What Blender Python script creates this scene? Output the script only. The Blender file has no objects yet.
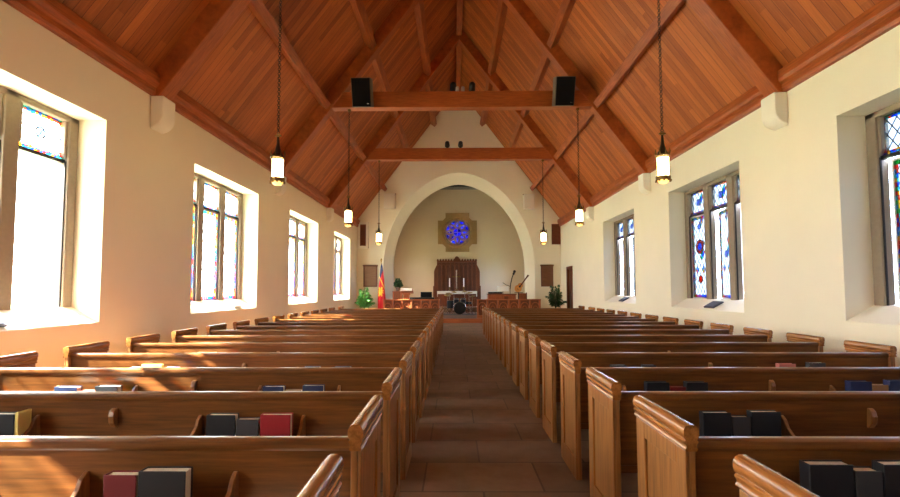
import bpy, bmesh, math, random
from math import pi, sin, cos, sqrt, radians as R
from mathutils import Vector, Matrix
random.seed(7)
SC = bpy.context.scene
COL = SC.collection

# ------------------------------------------------------------------ dimensions (metres)
W = 5.335            # half width of the nave
ZC = 4.80            # bottom of the cornice
APEX, SL = 12.27, 1.327   # ridge height and slope of the roof boards
YE = 24.83           # end wall
YB = 30.0            # back wall of the chancel
YR = -3.6            # rear wall
TRUSS = [7.97, 13.5, 18.97]
WINY = [-0.15, 5.29, 10.72, 16.15, 21.62]
Y0, DP = 1.665, .9173     # far edge of pew row 0, row pitch
def roofz(x): return APEX - SL * abs(x)

# ------------------------------------------------------------------ helpers
def lin(c):
    return tuple(((v/255)/12.92 if v/255 <= .04045 else ((v/255+.055)/1.055)**2.4) for v in c)

class MB:
    def __init__(s): s.v = []; s.f = []
    def add(s, vs, fs):
        n = len(s.v); s.v += [tuple(p) for p in vs]; s.f += [tuple(i+n for i in f) for f in fs]; return s
    def box(s, x0, x1, y0, y1, z0, z1):
        return s.add([(x0,y0,z0),(x1,y0,z0),(x1,y1,z0),(x0,y1,z0),(x0,y0,z1),(x1,y0,z1),(x1,y1,z1),(x0,y1,z1)],
                     [(0,3,2,1),(4,5,6,7),(0,1,5,4),(1,2,6,5),(2,3,7,6),(3,0,4,7)])
    def prism(s, prof, axis, a, b):
        """profile in the two other axes (in x,y,z order), extruded along axis from a to b"""
        n = len(prof)
        def P(u, w, t): return {'x': (t,u,w), 'y': (u,t,w), 'z': (u,w,t)}[axis]
        vs = [P(u,w,a) for u,w in prof] + [P(u,w,b) for u,w in prof]
        fs = [tuple(range(n))[::-1], tuple(range(n, 2*n))] + [(i,(i+1)%n,n+(i+1)%n,n+i) for i in range(n)]
        return s.add(vs, fs)
    def lathe(s, prof, c=(0,0,0), n=16, axis='z', cap=True):
        vs = []; fs = []; m = len(prof)
        for r, h in prof:
            for k in range(n):
                a = 2*pi*k/n; u, w = r*cos(a), r*sin(a)
                p = {'z': (u,w,h), 'y': (u,h,w), 'x': (h,u,w)}[axis]
                vs.append((p[0]+c[0], p[1]+c[1], p[2]+c[2]))
        for i in range(m-1):
            for k in range(n):
                fs.append((i*n+k, i*n+(k+1)%n, (i+1)*n+(k+1)%n, (i+1)*n+k))
        if cap:
            fs.append(tuple(range(n))[::-1]); fs.append(tuple(range((m-1)*n, m*n)))
        return s.add(vs, fs)
    def tube(s, pts, r, n=8, r2=None):
        pts = [Vector(p) for p in pts]; vs = []; fs = []; m = len(pts)
        up = None
        for i, p in enumerate(pts):
            t = (pts[min(i+1,m-1)] - pts[max(i-1,0)]).normalized()
            ref = Vector((0,0,1)) if abs(t.z) < .9 else Vector((0,1,0))
            a = t.cross(ref).normalized(); b = t.cross(a)
            rr = r if r2 is None else r + (r2-r)*i/(m-1)
            for k in range(n):
                q = 2*pi*k/n; vs.append(tuple(p + a*rr*cos(q) + b*rr*sin(q)))
        for i in range(m-1):
            for k in range(n): fs.append((i*n+k, i*n+(k+1)%n, (i+1)*n+(k+1)%n, (i+1)*n+k))
        fs.append(tuple(range(n))[::-1]); fs.append(tuple(range((m-1)*n, m*n)))
        return s.add(vs, fs)
    def ring(s, c, R0, r, n=16, m=6, axis='z', sx=1):
        vs = []; fs = []
        for i in range(n):
            a = 2*pi*i/n
            for j in range(m):
                b = 2*pi*j/m; rr = R0 + r*cos(b); p = (rr*cos(a)*sx, rr*sin(a), r*sin(b))
                p = {'z': p, 'y': (p[0], p[2], p[1]), 'x': (p[2], p[0], p[1])}[axis]
                vs.append((p[0]+c[0], p[1]+c[1], p[2]+c[2]))
        for i in range(n):
            for j in range(m): fs.append((i*m+j, ((i+1)%n)*m+j, ((i+1)%n)*m+(j+1)%m, i*m+(j+1)%m))
        return s.add(vs, fs)
    def ball(s, c, r, n=12, sz=1):
        return s.lathe([(r*max(sin(pi*i/8), .002), -r*cos(pi*i/8)*sz) for i in range(9)], c, n)

def obj(name, mb, mat, parent=None, smooth=False, bevel=0, loc=None):
    me = bpy.data.meshes.new(name)
    me.from_pydata(mb.v, [], mb.f)
    bm = bmesh.new(); bm.from_mesh(me)
    bmesh.ops.recalc_face_normals(bm, faces=bm.faces)
    bm.to_mesh(me); bm.free()
    me.materials.append(mat)
    if smooth:
        me.polygons.foreach_set('use_smooth', [True]*len(me.polygons))
        me.set_sharp_from_angle(angle=R(40))
    o = bpy.data.objects.new(name, me); COL.objects.link(o)
    if parent is not None: o.parent = parent
    if loc: o.location = loc
    if bevel:
        b = o.modifiers.new('bevel', 'BEVEL'); b.width = bevel; b.segments = 2; b.limit_method = 'ANGLE'
    return o
def tag(o, label, cat, group=None):
    o['label'] = label; o['category'] = cat
    if group: o['group'] = group
    return o
def thing(name, label, cat, loc=(0,0,0), rz=0, group=None):
    o = bpy.data.objects.new(name, None); COL.objects.link(o)
    o.empty_display_size = .2
    o.location = loc; o.rotation_euler = (0,0,rz)
    return tag(o, label, cat, group)
def struct(o):
    o['kind'] = 'structure'; return o
def kids(o): return [c for c in ALLKIDS.get(o.name, [])] if 0 else list(o.children)
def copy_tree(o, parent=None):
    c = o.copy(); COL.objects.link(c)
    if parent is not None: c.parent = parent
    for ch in o.children: copy_tree(ch, c)
    return c

# ------------------------------------------------------------------ materials
class NT:
    def __init__(s, name):
        s.m = bpy.data.materials.new(name); s.m.use_nodes = True
        s.t = s.m.node_tree; s.n = s.t.nodes; s.l = s.t.links
        s.b = s.n['Principled BSDF']; s.out = s.n['Material Output']
    def node(s, ty, **kw):
        n = s.n.new(ty)
        for k, v in kw.items(): setattr(n, k, v)
        return n
    def link(s, a, b): s.l.new(a, b)
    def math(s, op, a, b=None, c=None):
        n = s.node('ShaderNodeMath', operation=op)
        for i, v in enumerate((a, b, c)):
            if v is None: continue
            if isinstance(v, (int, float)): n.inputs[i].default_value = v
            else: s.link(v, n.inputs[i])
        return n.outputs[0]
    def mix(s, fac, a, b):
        n = s.node('ShaderNodeMix', data_type='RGBA')
        for i, v in ((0, fac), (6, a), (7, b)):
            if isinstance(v, (int, float)): n.inputs[i].default_value = v
            elif isinstance(v, tuple): n.inputs[i].default_value = (*v[:3], 1)
            else: s.link(v, n.inputs[i])
        return n.outputs[2]
    def coords(s, kind='Object', scale=(1,1,1)):
        tc = s.node('ShaderNodeTexCoord'); mp = s.node('ShaderNodeMapping')
        mp.inputs['Scale'].default_value = scale
        s.link(tc.outputs[kind], mp.inputs['Vector']); return mp.outputs[0]
    def noise(s, vec, scale=5, detail=3, rough=.5):
        n = s.node('ShaderNodeTexNoise'); n.inputs['Scale'].default_value = scale
        n.inputs['Detail'].default_value = detail; n.inputs['Roughness'].default_value = rough
        s.link(vec, n.inputs['Vector']); return n.outputs['Fac']
    def bump(s, h, strength=.2, dist=.01):
        n = s.node('ShaderNodeBump'); n.inputs['Strength'].default_value = strength
        n.inputs['Distance'].default_value = dist
        s.link(h, n.inputs['Height']); s.link(n.outputs[0], s.b.inputs['Normal'])

def plain(name, c, rough=.6, metal=0, spec=.5, var=.12, scale=12):
    t = NT(name); c = lin(c)
    f = t.noise(t.coords(), scale, 3)
    t.link(t.mix(f, tuple(v*(1-var) for v in c), tuple(min(1, v*(1+var)) for v in c)), t.b.inputs['Base Color'])
    t.b.inputs['Roughness'].default_value = rough; t.b.inputs['Metallic'].default_value = metal
    t.b.inputs['Specular IOR Level'].default_value = spec
    return t.m
def wood(name, c1, c2, axis='x', rough=.4, spec=.5, coat=0):
    t = NT(name)
    sc = {'x': (.8,14,14), 'y': (14,.8,14), 'z': (14,14,.8), 'r': (1.4,16,1.4)}[axis]
    v = t.coords('Object', sc)
    f = t.noise(v, 3.0, 5, .65); g = t.noise(t.coords(), 1.7, 2)
    f = t.math('ADD', t.math('MULTIPLY', f, .75), t.math('MULTIPLY', g, .25))
    r = t.node('ShaderNodeValToRGB'); r.color_ramp.elements[0].position = .33; r.color_ramp.elements[1].position = .67
    r.color_ramp.elements[0].color = (*lin(c1),1); r.color_ramp.elements[1].color = (*lin(c2),1)
    t.link(f, r.inputs[0]); t.link(r.outputs[0], t.b.inputs['Base Color'])
    t.b.inputs['Roughness'].default_value = rough; t.b.inputs['Specular IOR Level'].default_value = spec
    t.b.inputs['Coat Weight'].default_value = coat; t.b.inputs['Coat Roughness'].default_value = .25
    t.bump(f, .12, .004)
    return t.m
def boards(name):
    """tongue and groove boards running up the slope, each board its own tone"""
    t = NT(name)
    tc = t.node('ShaderNodeTexCoord'); sp = t.node('ShaderNodeSeparateXYZ'); t.link(tc.outputs['Object'], sp.inputs[0])
    y = t.math('MULTIPLY', sp.outputs[1], 1/.16)
    idx = t.math('FLOOR', y); fr = t.math('FRACT', y)
    sg = t.math('MULTIPLY', t.math('SIGN', sp.outputs[0]), 57.3)
    # each board is cut into lengths along the slope
    w0 = t.node('ShaderNodeTexWhiteNoise', noise_dimensions='1D'); t.link(t.math('ADD', idx, sg), w0.inputs['W'])
    seg = t.math('FLOOR', t.math('ADD', t.math('MULTIPLY', sp.outputs[2], .33), t.math('MULTIPLY', w0.outputs['Value'], 3.0)))
    w1 = t.node('ShaderNodeTexWhiteNoise', noise_dimensions='2D')
    cv = t.node('ShaderNodeCombineXYZ'); t.link(t.math('ADD', idx, sg), cv.inputs[0]); t.link(seg, cv.inputs[1])
    t.link(cv.outputs[0], w1.inputs['Vector'])
    v = t.coords('Object', (1.0, 16, 1.0)); g = t.noise(v, 2.2, 5, .6)
    k = t.math('ADD', t.math('MULTIPLY', w1.outputs['Value'], .42), t.math('MULTIPLY', g, .62))
    r = t.node('ShaderNodeValToRGB'); e = r.color_ramp.elements
    e[0].position = .15; e[1].position = .95
    e[0].color = (*lin((126,57,20)),1); e[1].color = (*lin((212,118,54)),1)
    t.link(k, r.inputs[0])
    gap = t.math('LESS_THAN', t.math('MINIMUM', fr, t.math('SUBTRACT', 1.0, fr)), .022)
    t.link(t.mix(gap, r.outputs[0], lin((84,34,12))), t.b.inputs['Base Color'])
    t.b.inputs['Roughness'].default_value = .5; t.b.inputs['Specular IOR Level'].default_value = .35
    t.bump(t.math('SUBTRACT', g, gap), .2, .006)
    return t.m
def plaster(name, c):
    t = NT(name); c = lin(c)
    a = t.noise(t.coords(), 1.1, 4); b = t.noise(t.coords(), 45, 3)
    t.link(t.mix(a, tuple(v*.95 for v in c), tuple(min(1,v*1.04) for v in c)), t.b.inputs['Base Color'])
    t.b.inputs['Roughness'].default_value = .85; t.b.inputs['Specular IOR Level'].default_value = .2
    t.bump(b, .1, .004); return t.m
def slate(name):
    t = NT(name)
    br = t.node('ShaderNodeTexBrick'); br.inputs['Scale'].default_value = 1.0
    br.inputs['Brick Width'].default_value = .92; br.inputs['Row Height'].default_value = .61
    br.inputs['Mortar Size'].default_value = .008; br.offset = .5
    br.inputs['Color1'].default_value = (*lin((110,88,72)),1); br.inputs['Color2'].default_value = (*lin((146,120,98)),1)
    br.inputs['Mortar'].default_value = (*lin((62,50,44)),1)
    t.link(t.coords(), br.inputs['Vector'])
    n = t.noise(t.coords(), 6, 5, .6)
    t.link(t.mix(t.math('MULTIPLY', n, .7), br.outputs['Color'], lin((98,70,48))), t.b.inputs['Base Color'])
    rg = t.math('ADD', t.math('MULTIPLY', n, .25), .38); t.link(rg, t.b.inputs['Roughness'])
    t.bump(t.math('SUBTRACT', n, br.outputs['Fac']), .15, .006); return t.m
def stained(name, lattice=True, border=True, hub=(.25,.35,.75), clear=(.94,.95,.95), medallion=False, pale=False, dim=1.0):
    """leaded glass: coloured border quarries, pale diamond lattice, one coloured motif; object space x across, z up.
    The pane's half sizes come from its own Generated coordinates."""
    t = NT(name)
    tc = t.node('ShaderNodeTexCoord'); so = t.node('ShaderNodeSeparateXYZ'); t.link(tc.outputs['Object'], so.inputs[0])
    sg = t.node('ShaderNodeSeparateXYZ'); t.link(tc.outputs['Generated'], sg.inputs[0])
    x, z = so.outputs[0], so.outputs[2]
    def cell(v, s): return t.math('FLOOR', t.math('MULTIPLY', v, 1/s))
    cx = t.node('ShaderNodeCombineXYZ'); t.link(cell(x, .045), cx.inputs[0]); t.link(cell(z, .062), cx.inputs[1])
    wn = t.node('ShaderNodeTexWhiteNoise', noise_dimensions='2D'); t.link(cx.outputs[0], wn.inputs['Vector'])
    cr = t.node('ShaderNodeValToRGB'); cr.color_ramp.interpolation = 'CONSTANT'
    cols = [(.02,.12,.75),(.75,.04,.02),(.02,.35,.70),(.85,.50,.02),(.03,.45,.10),(.02,.20,.85),(.80,.10,.02),(.10,.60,.65)]
    if pale: cols = [tuple(.06+.9*c for c in q) for q in cols]  # bleaching by the bright sky mixed into the border colours
    e = cr.color_ramp.elements
    while len(e) < len(cols): e.new(.5)
    for i, c in enumerate(cols): e[i].position = i/len(cols); e[i].color = (*c,1)
    t.link(wn.outputs['Value'], cr.inputs[0])
    # diamonds
    u = t.math('FRACT', t.math('ADD', t.math('MULTIPLY', x, 1/.15), t.math('MULTIPLY', z, 1/.21)))
    v = t.math('FRACT', t.math('SUBTRACT', t.math('MULTIPLY', x, 1/.15), t.math('MULTIPLY', z, 1/.21)))
    lead = t.math('MAXIMUM', t.math('LESS_THAN', u, .09), t.math('LESS_THAN', v, .09))
    ci = t.node('ShaderNodeCombineXYZ')
    t.link(t.math('FLOOR', t.math('ADD', t.math('MULTIPLY', x, 1/.15), t.math('MULTIPLY', z, 1/.21))), ci.inputs[0])
    t.link(t.math('FLOOR', t.math('SUBTRACT', t.math('MULTIPLY', x, 1/.15), t.math('MULTIPLY', z, 1/.21))), ci.inputs[1])
    w2 = t.node('ShaderNodeTexWhiteNoise', noise_dimensions='2D'); t.link(ci.outputs[0], w2.inputs['Vector'])
    tint = t.mix(t.math('MULTIPLY', w2.outputs['Value'], .5), clear, (.70,.84,.82))
    field = tint if pale else t.mix(t.math('GREATER_THAN', w2.outputs['Value'], .86), tint, cr.outputs[0])
    # motif round the middle (two more on tall panes)
    def disc(cz, r):
        d = t.math('SQRT', t.math('ADD', t.math('POWER', x, 2.0), t.math('POWER', t.math('SUBTRACT', z, cz), 2.0)))
        return t.math('LESS_THAN', d, r), t.math('LESS_THAN', t.math('ABSOLUTE', t.math('SUBTRACT', d, r)), .01)
    for cz, r, c in (((.0,.075,hub),) if not medallion else ((.25,.17,(.55,.12,.08)), (.25,.10,(.1,.2,.7)), (-.55,.09,(.7,.08,.03)), (.75,.06,hub))):
        d, ed = disc(cz, r); field = t.mix(d, field, c); lead = t.math('MAXIMUM', lead, ed)
    gx = t.math('ABSOLUTE', t.math('SUBTRACT', sg.outputs[0], .5)); gz = t.math('ABSOLUTE', t.math('SUBTRACT', sg.outputs[2], .5))
    t.n.update() if hasattr(t.n,'update') else None
    attr = t.node('ShaderNodeAttribute', attribute_type='OBJECT', attribute_name='border_x')
    attz = t.node('ShaderNodeAttribute', attribute_type='OBJECT', attribute_name='border_z')
    inb = t.math('MAXIMUM', t.math('GREATER_THAN', gx, attr.outputs['Fac']), t.math('GREATER_THAN', gz, attz.outputs['Fac']))
    bl = t.math('MAXIMUM', t.math('LESS_THAN', t.math('FRACT', t.math('MULTIPLY', x, 1/.045)), .14), t.math('LESS_THAN', t.math('FRACT', t.math('MULTIPLY', z, 1/.062)), .14))
    col = t.mix(inb, field, cr.outputs[0])
    ld = t.math('ADD', t.math('MULTIPLY', lead, t.math('SUBTRACT', 1.0, inb)), t.math('MULTIPLY', bl, inb))
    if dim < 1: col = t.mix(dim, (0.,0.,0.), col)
    tr = t.node('ShaderNodeBsdfTransparent'); t.link(col, tr.inputs['Color'])
    tl = t.node('ShaderNodeBsdfTranslucent'); t.link(col, tl.inputs['Color'])
    m1 = t.node('ShaderNodeMixShader'); m1.inputs[0].default_value = .12
    t.link(tr.outputs[0], m1.inputs[1]); t.link(tl.outputs[0], m1.inputs[2])
    t.b.inputs['Base Color'].default_value = (.03,.03,.035,1); t.b.inputs['Roughness'].default_value = .5
    m2 = t.node('ShaderNodeMixShader'); t.link(ld, m2.inputs[0]); t.link(m1.outputs[0], m2.inputs[1]); t.link(t.b.outputs[0], m2.inputs[2])
    t.link(m2.outputs[0], t.out.inputs['Surface'])
    return t.m
def clearglass(name, c):
    t = NT(name); tr = t.node('ShaderNodeBsdfTransparent'); tr.inputs['Color'].default_value = (*c,1)
    gl = t.node('ShaderNodeBsdfGlossy'); gl.inputs['Roughness'].default_value = .05
    f = t.noise(t.coords(), 4, 2)
    m = t.node('ShaderNodeMixShader'); t.link(t.math('MULTIPLY', f, .08), m.inputs[0])
    t.link(tr.outputs[0], m.inputs[1]); t.link(gl.outputs[0], m.inputs[2]); t.link(m.outputs[0], t.out.inputs['Surface'])
    return t.m
def bluerose(name):
    t = NT(name); vo = t.node('ShaderNodeTexVoronoi'); vo.inputs['Scale'].default_value = 7
    t.link(t.coords(), vo.inputs['Vector'])
    s = t.node('ShaderNodeSeparateColor'); t.link(vo.outputs['Color'], s.inputs[0])
    cr = t.node('ShaderNodeValToRGB'); cr.color_ramp.interpolation = 'CONSTANT'; e = cr.color_ramp.elements
    cols = [(.002,.005,.12),(.004,.014,.22),(.003,.006,.07),(.02,.05,.25)]
    while len(e) < 4: e.new(.5)
    for i, c in enumerate(cols): e[i].position = i/4; e[i].color = (*c,1)
    t.link(s.outputs[0], cr.inputs[0])
    tr = t.node('ShaderNodeBsdfTransparent'); t.link(cr.outputs[0], tr.inputs['Color'])
    t.link(tr.outputs[0], t.out.inputs['Surface']); return t.m
def emit(name, c, s):
    t = NT(name); f = t.noise(t.coords(), 9, 2)
    t.link(t.mix(f, tuple(v*.93 for v in c), c), t.b.inputs['Base Color'])
    t.b.inputs['Emission Color'].default_value = (*c,1); t.b.inputs['Emission Strength'].default_value = s
    return t.m
def cloth_flag(name):
    """blue over red with a gold sun, seen folded"""
    t = NT(name); tc = t.node('ShaderNodeTexCoord'); s = t.node('ShaderNodeSeparateXYZ'); t.link(tc.outputs['Object'], s.inputs[0])
    x, z = s.outputs[0], s.outputs[2]
    # red below the sloping seam, blue above
    sep = t.math('LESS_THAN', t.math('ADD', z, t.math('MULTIPLY', x, -3.2)), 1.98)
    c = t.mix(sep, lin((28,34,92)), lin((205,24,38)))
    ang = t.math('ARCTAN2', t.math('SUBTRACT', z, 1.22), t.math('ADD', x, .02))
    d = t.math('SQRT', t.math('ADD', t.math('POWER', t.math('ADD', x, .02), 2.0), t.math('POWER', t.math('MULTIPLY', t.math('SUBTRACT', z, 1.22), .6), 2.0)))
    ray = t.math('ADD', .085, t.math('MULTIPLY', t.math('ABSOLUTE', t.math('SINE', t.math('MULTIPLY', ang, 4.0))), .085))
    c = t.mix(t.math('LESS_THAN', d, ray), c, lin((248,190,50)))
    band = t.math('LESS_THAN', t.math('ABSOLUTE', t.math('ADD', t.math('SUBTRACT', z, 1.80), t.math('MULTIPLY', x, 2.2))), .05)
    c = t.mix(band, c, lin((240,180,60)))
    t.link(c, t.b.inputs['Base Color']); t.b.inputs['Roughness'].default_value = .6
    n = t.noise(t.coords(), 60, 2); t.bump(n, .1, .002); return t.m

M = {}
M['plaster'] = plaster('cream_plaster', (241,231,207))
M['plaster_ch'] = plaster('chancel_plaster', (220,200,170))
M['white'] = plaster('white_painted_plaster', (240,233,218))
M['boards'] = boards('roof_boards')
M['beam_x'] = wood('beam_wood_across', (130,58,18), (188,96,40), 'x', .45)
M['beam_y'] = wood('beam_wood_along', (130,58,18), (188,96,40), 'y', .45)
M['beam_r'] = wood('rafter_wood', (130,58,18), (188,96,40), 'r', .45)
M['oak'] = wood('pew_oak_across', (79,45,18), (132,81,37), 'x', .33, .45, .2)
M['oak_v'] = wood('pew_oak_upright', (112,70,35), (172,115,62), 'z', .36, .45, .15)
M['oak_y'] = wood('pew_oak_cap', (116,68,30), (178,114,56), 'y', .27, .5, .4)
M['walnut'] = wood('dark_carved_wood', (82,39,14), (128,65,28), 'z', .45)
M['orange_wood'] = wood('orange_chancel_wood', (138,70,34), (186,104,56), 'x', .45)
M['orange_v'] = wood('orange_chancel_wood_upright', (132,66,32), (178,98,52), 'z', .45)
M['door'] = wood('door_wood', (96,48,20), (140,76,36), 'z', .4)
M['floor'] = slate('slate_tiles')
M['carpet'] = plain('chancel_carpet', (120,92,72), .95, var=.2, scale=60)
M['stone'] = plain('window_stone', (150,134,114), .85, var=.15, scale=18)
M['iron'] = plain('dark_iron', (34,30,28), .5, .4)
M['sash'] = plain('pale_metal_sash', (196,190,180), .5, .1)
M['brass'] = plain('aged_brass', (120,92,48), .4, .8)
M['chain'] = plain('chain_bronze', (58,44,34), .5, .6)
M['black'] = plain('black_case', (20,20,22), .5)
M['grille'] = plain('black_speaker_cloth', (14,14,16), .9, spec=.2)
M['casegrey'] = plain('speaker_case_brown_grey', (112,98,84), .5)
M['bk_black'] = plain('black_book_cloth', (26,28,34), .5)
M['bk_slate'] = plain('slate_book_cloth', (58,58,64), .55)
M['bk_red'] = plain('red_book_cloth', (150,22,34), .5)
M['bk_dred'] = plain('dark_red_book_cloth', (112,22,30), .5)
M['bk_blue'] = plain('blue_book_cloth', (34,48,92), .5)
M['bk_pink'] = plain('rose_book_cloth', (196,120,112), .6)
M['bk_tan'] = plain('tan_book_cloth', (160,120,84), .6)
M['bk_white'] = plain('white_paper', (236,234,226), .7, var=.04)
M['bk_yellow'] = plain('yellow_paper', (232,206,120), .7, var=.06)
M['pages'] = plain('page_edges', (206,196,174), .8, var=.15, scale=80)
M['linen'] = plain('white_linen', (240,234,222), .85, var=.04)
M['louver'] = wood('louver_wood', (104,48,28), (140,72,44), 'x', .55)
M['boardw'] = wood('notice_board_wood', (96,58,32), (132,84,50), 'x', .5)
M['boardl'] = wood('hymn_board_wood', (134,98,66), (164,124,88), 'x', .5)
M['gold'] = plain('gold_metal', (206,160,70), .35, .8)
M['leaf'] = plain('palm_leaf', (84,150,70), .5, var=.35, scale=6)
M['leaf_d'] = plain('dark_leaf', (44,78,44), .5, var=.35, scale=6)
M['pot'] = plain('dark_pot', (76,52,38), .6)
M['chrome'] = plain('chrome', (190,190,192), .2, .9)
M['drum'] = plain('dark_blue_drum_shell', (30,36,48), .3)
M['skin'] = plain('drum_head', (44,46,50), .5)
M['cymbal'] = plain('cymbal_bronze', (186,160,96), .3, .8)
M['spruce'] = wood('guitar_top', (214,132,50), (236,166,84), 'z', .3, .5, .4)
M['lampglass'] = emit('glowing_lamp_glass', (1.0,.70,.30), 12)
M['amber'] = emit('amber_lamp_bowl', (1.0,.55,.12), 1.1)
M['can_lens'] = emit('spot_lens', (1.0,.9,.7), 2.0)
M['flag'] = cloth_flag('flag_cloth')
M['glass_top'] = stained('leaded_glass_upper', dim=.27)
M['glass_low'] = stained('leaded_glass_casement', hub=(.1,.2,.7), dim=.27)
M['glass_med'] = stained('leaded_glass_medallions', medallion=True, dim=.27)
M['glass_low_bleached'] = stained('leaded_glass_casement_bleached', pale=True, hub=(.75,.8,.9))  # left panes: same leaded glass, glare of the sky put into its colours
M['glass_top_bleached'] = stained('leaded_glass_upper_bleached', pale=True, hub=(.4,.6,.8))
M['glass_rose'] = bluerose('blue_rose_glass')
M['glass_clear'] = clearglass('clear_glass', (.9,.93,.93))
M['grass'] = plain('lawn', (150,160,120), .95, var=.3, scale=3)
M['roofing'] = plain('dark_ceiling', (46,50,58), .9)
M['tray'] = plain('dark_grey_tray', (70,74,86), .5)
M['ledge'] = plain('grey_ledge', (150,146,140), .8)

# ------------------------------------------------------------------ setting: floor, walls, roof
mb = MB().box(-W-.7, W+.7, YR-.5, 21.65, -.3, 0)
struct(obj('floor', mb, M['floor']))
mb = MB().box(-W-.7, W+.7, 21.68, YB+.4, -.3, .19)
struct(obj('floor_chancel', mb, M['carpet']))
struct(obj('trim_1', MB().box(-W, W, 21.652, 21.68, 0.0, .19).box(-W, W, 21.62, 21.68, .165, .2), M['orange_wood']))  # chancel step riser
struct(obj('floor_sanctuary', MB().box(-2.6, 2.6, 27.6, YB, .191, .49), M['carpet']))

HW, HZ0, HZ1, FX = 1.53, 1.06, 4.02, W+.40     # window half width, sill/head at the wall face, plane of the stone frame
ST = 0.62                                       # wall thickness
HWN = {1: (4.80, 2.02)}     # nearest windows: a fourth light, out of view, added so sun reaches near pews
def side_wall(s, wins, name, door=None):
    m = MB()
    x0, x1 = (W, W+ST) if s > 0 else (-W-ST, -W)
    cuts = sorted([(HWN.get(k,(y,HW))[0]-HWN.get(k,(y,HW))[1], HWN.get(k,(y,HW))[0]+HWN.get(k,(y,HW))[1], HZ0, HZ1) for k, y in enumerate(wins)] + ([door] if door else []))
    y = YR
    ztop = 5.32
    for a, b, z0, z1 in cuts:
        m.box(x0, x1, y, a, 0, ztop)
        if z0 > 0: m.box(x0, x1, a, b, 0, z0)
        m.box(x0, x1, a, b, z1, ztop)
        if z0 > 0:   # sloping sill
            m.prism([(s*W, z0-.0), (s*(W+ST), z0), (s*(W+ST), z0+.24), (s*FX, z0+.22)], 'y', a, b)
        y = b
    m.box(x0, x1, y, YE+.25, 0, ztop)
    return struct(obj(name, m, M['plaster']))
side_wall(-1, WINY, 'wall_left')
DOOR = (22.47, 23.43, 0.19, 2.55)
# the doorway is cut to the floor of the chancel platform
m = MB()
wl = side_wall(1, WINY[:4], 'wall_right', (DOOR[0], DOOR[1], 0, DOOR[3]))
# roof: two boarded slopes
for s in (-1, 1):
    xo = W + .75
    m = MB().prism([(0, APEX), (s*xo, APEX-SL*xo), (s*xo, APEX-SL*xo+.25), (0, APEX+.25)], 'y', YR-.3, YE)
    struct(obj('ceiling', m, M['boards']))
# cornice along both walls: two stepped mouldings
for i, s in enumerate((-1, 1)):
    m = MB().prism([(s*W, ZC), (s*(W-.06), ZC), (s*(W-.08), ZC+.05), (s*(W-.08), ZC+.13), (s*(W-.12), ZC+.16),
                    (s*(W-.14), ZC+.22), (s*(W-.14), ZC+.36), (s*(W-.09), ZC+.38), (s*W, ZC+.385)], 'y', YR, YE-.002)
    struct(obj('trim_%d' % (i+2), m, M['beam_y']))
# rear wall behind the camera
m = MB().prism([(-W, 0), (W, 0), (W, roofz(W)), (0, APEX), (-W, roofz(W))], 'y', YR-.4, YR)
struct(obj('wall_rear', m, M['plaster']))

# end wall with the chancel arch
AC = .02
def arch(x, a, h, zs=2.65):
    u = min(1, abs(x)/a); return zs + h*sqrt(max(0, 1-u**1.82))
AO, HO, AI, HI = 3.96, 5.04, 3.54, 4.58
def end_wall():
    m = MB(); xs = [-W-.01]
    N = 48
    ang = [AO*sin(pi/2*(-1+2*i/N)) for i in range(N+1)]
    xs = [-W] + [AC+a for a in ang] + [W]
    for i in range(len(xs)-1):
        a, b = xs[i], xs[i+1]
        za = arch(a-AC, AO, HO) if 0 < i else 0; zb = arch(b-AC, AO, HO) if i+1 < len(xs)-1 else 0
        if i == 0 or i == len(xs)-2: za = zb = 0
        ta, tb = roofz(a)+.12, roofz(b)+.12
        if a < 0 < b:
            mid = 0; zm = arch(-AC, AO, HO); tm = APEX+.12
            m.add([(a,YE,za),(0,YE,zm),(b,YE,zb),(b,YE,tb),(0,YE,tm),(a,YE,ta)], [(0,1,2,3,4,5)])
        else:
            m.add([(a,YE,za),(b,YE,zb),(b,YE,tb),(a,YE,ta)], [(0,1,2,3)])
    # splayed reveal, then a straight soffit going back
    def ring(a, h, y):
        pts = [(AC-a, y, 0)]
        for i in range(N+1):
            x = a*sin(pi/2*(-1+2*i/N)); pts.append((AC+x, y, arch(x, a, h)))
        return pts + [(AC+a, y, 0)]
    R0, R1, R2 = ring(AO, HO, YE), ring(AI, HI, YE+.5), ring(AI, HI, YE+.85)
    n = len(R0)
    m.add(R0+R1+R2, [(k*n+i, k*n+i+1, (k+1)*n+i+1, (k+1)*n+i) for k in (0,1) for i in range(n-1)])
    # rear face towards the chancel
    for i in range(n-1):
        a, b = R2[i], R2[i+1]
        m.add([a, b, (b[0], b[1], 8.6), (a[0], a[1], 8.6)], [(0,1,2,3)])
    for s in (-1, 1):
        m.add([(AC+s*AI,YE+.85,0),(AC+s*4.6,YE+.85,0),(AC+s*4.6,YE+.85,8.6),(AC+s*AI,YE+.85,8.6)], [(0,1,2,3)])
    o = obj('wall_front', m, M['plaster']); return struct(o)
end_wall()
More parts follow.
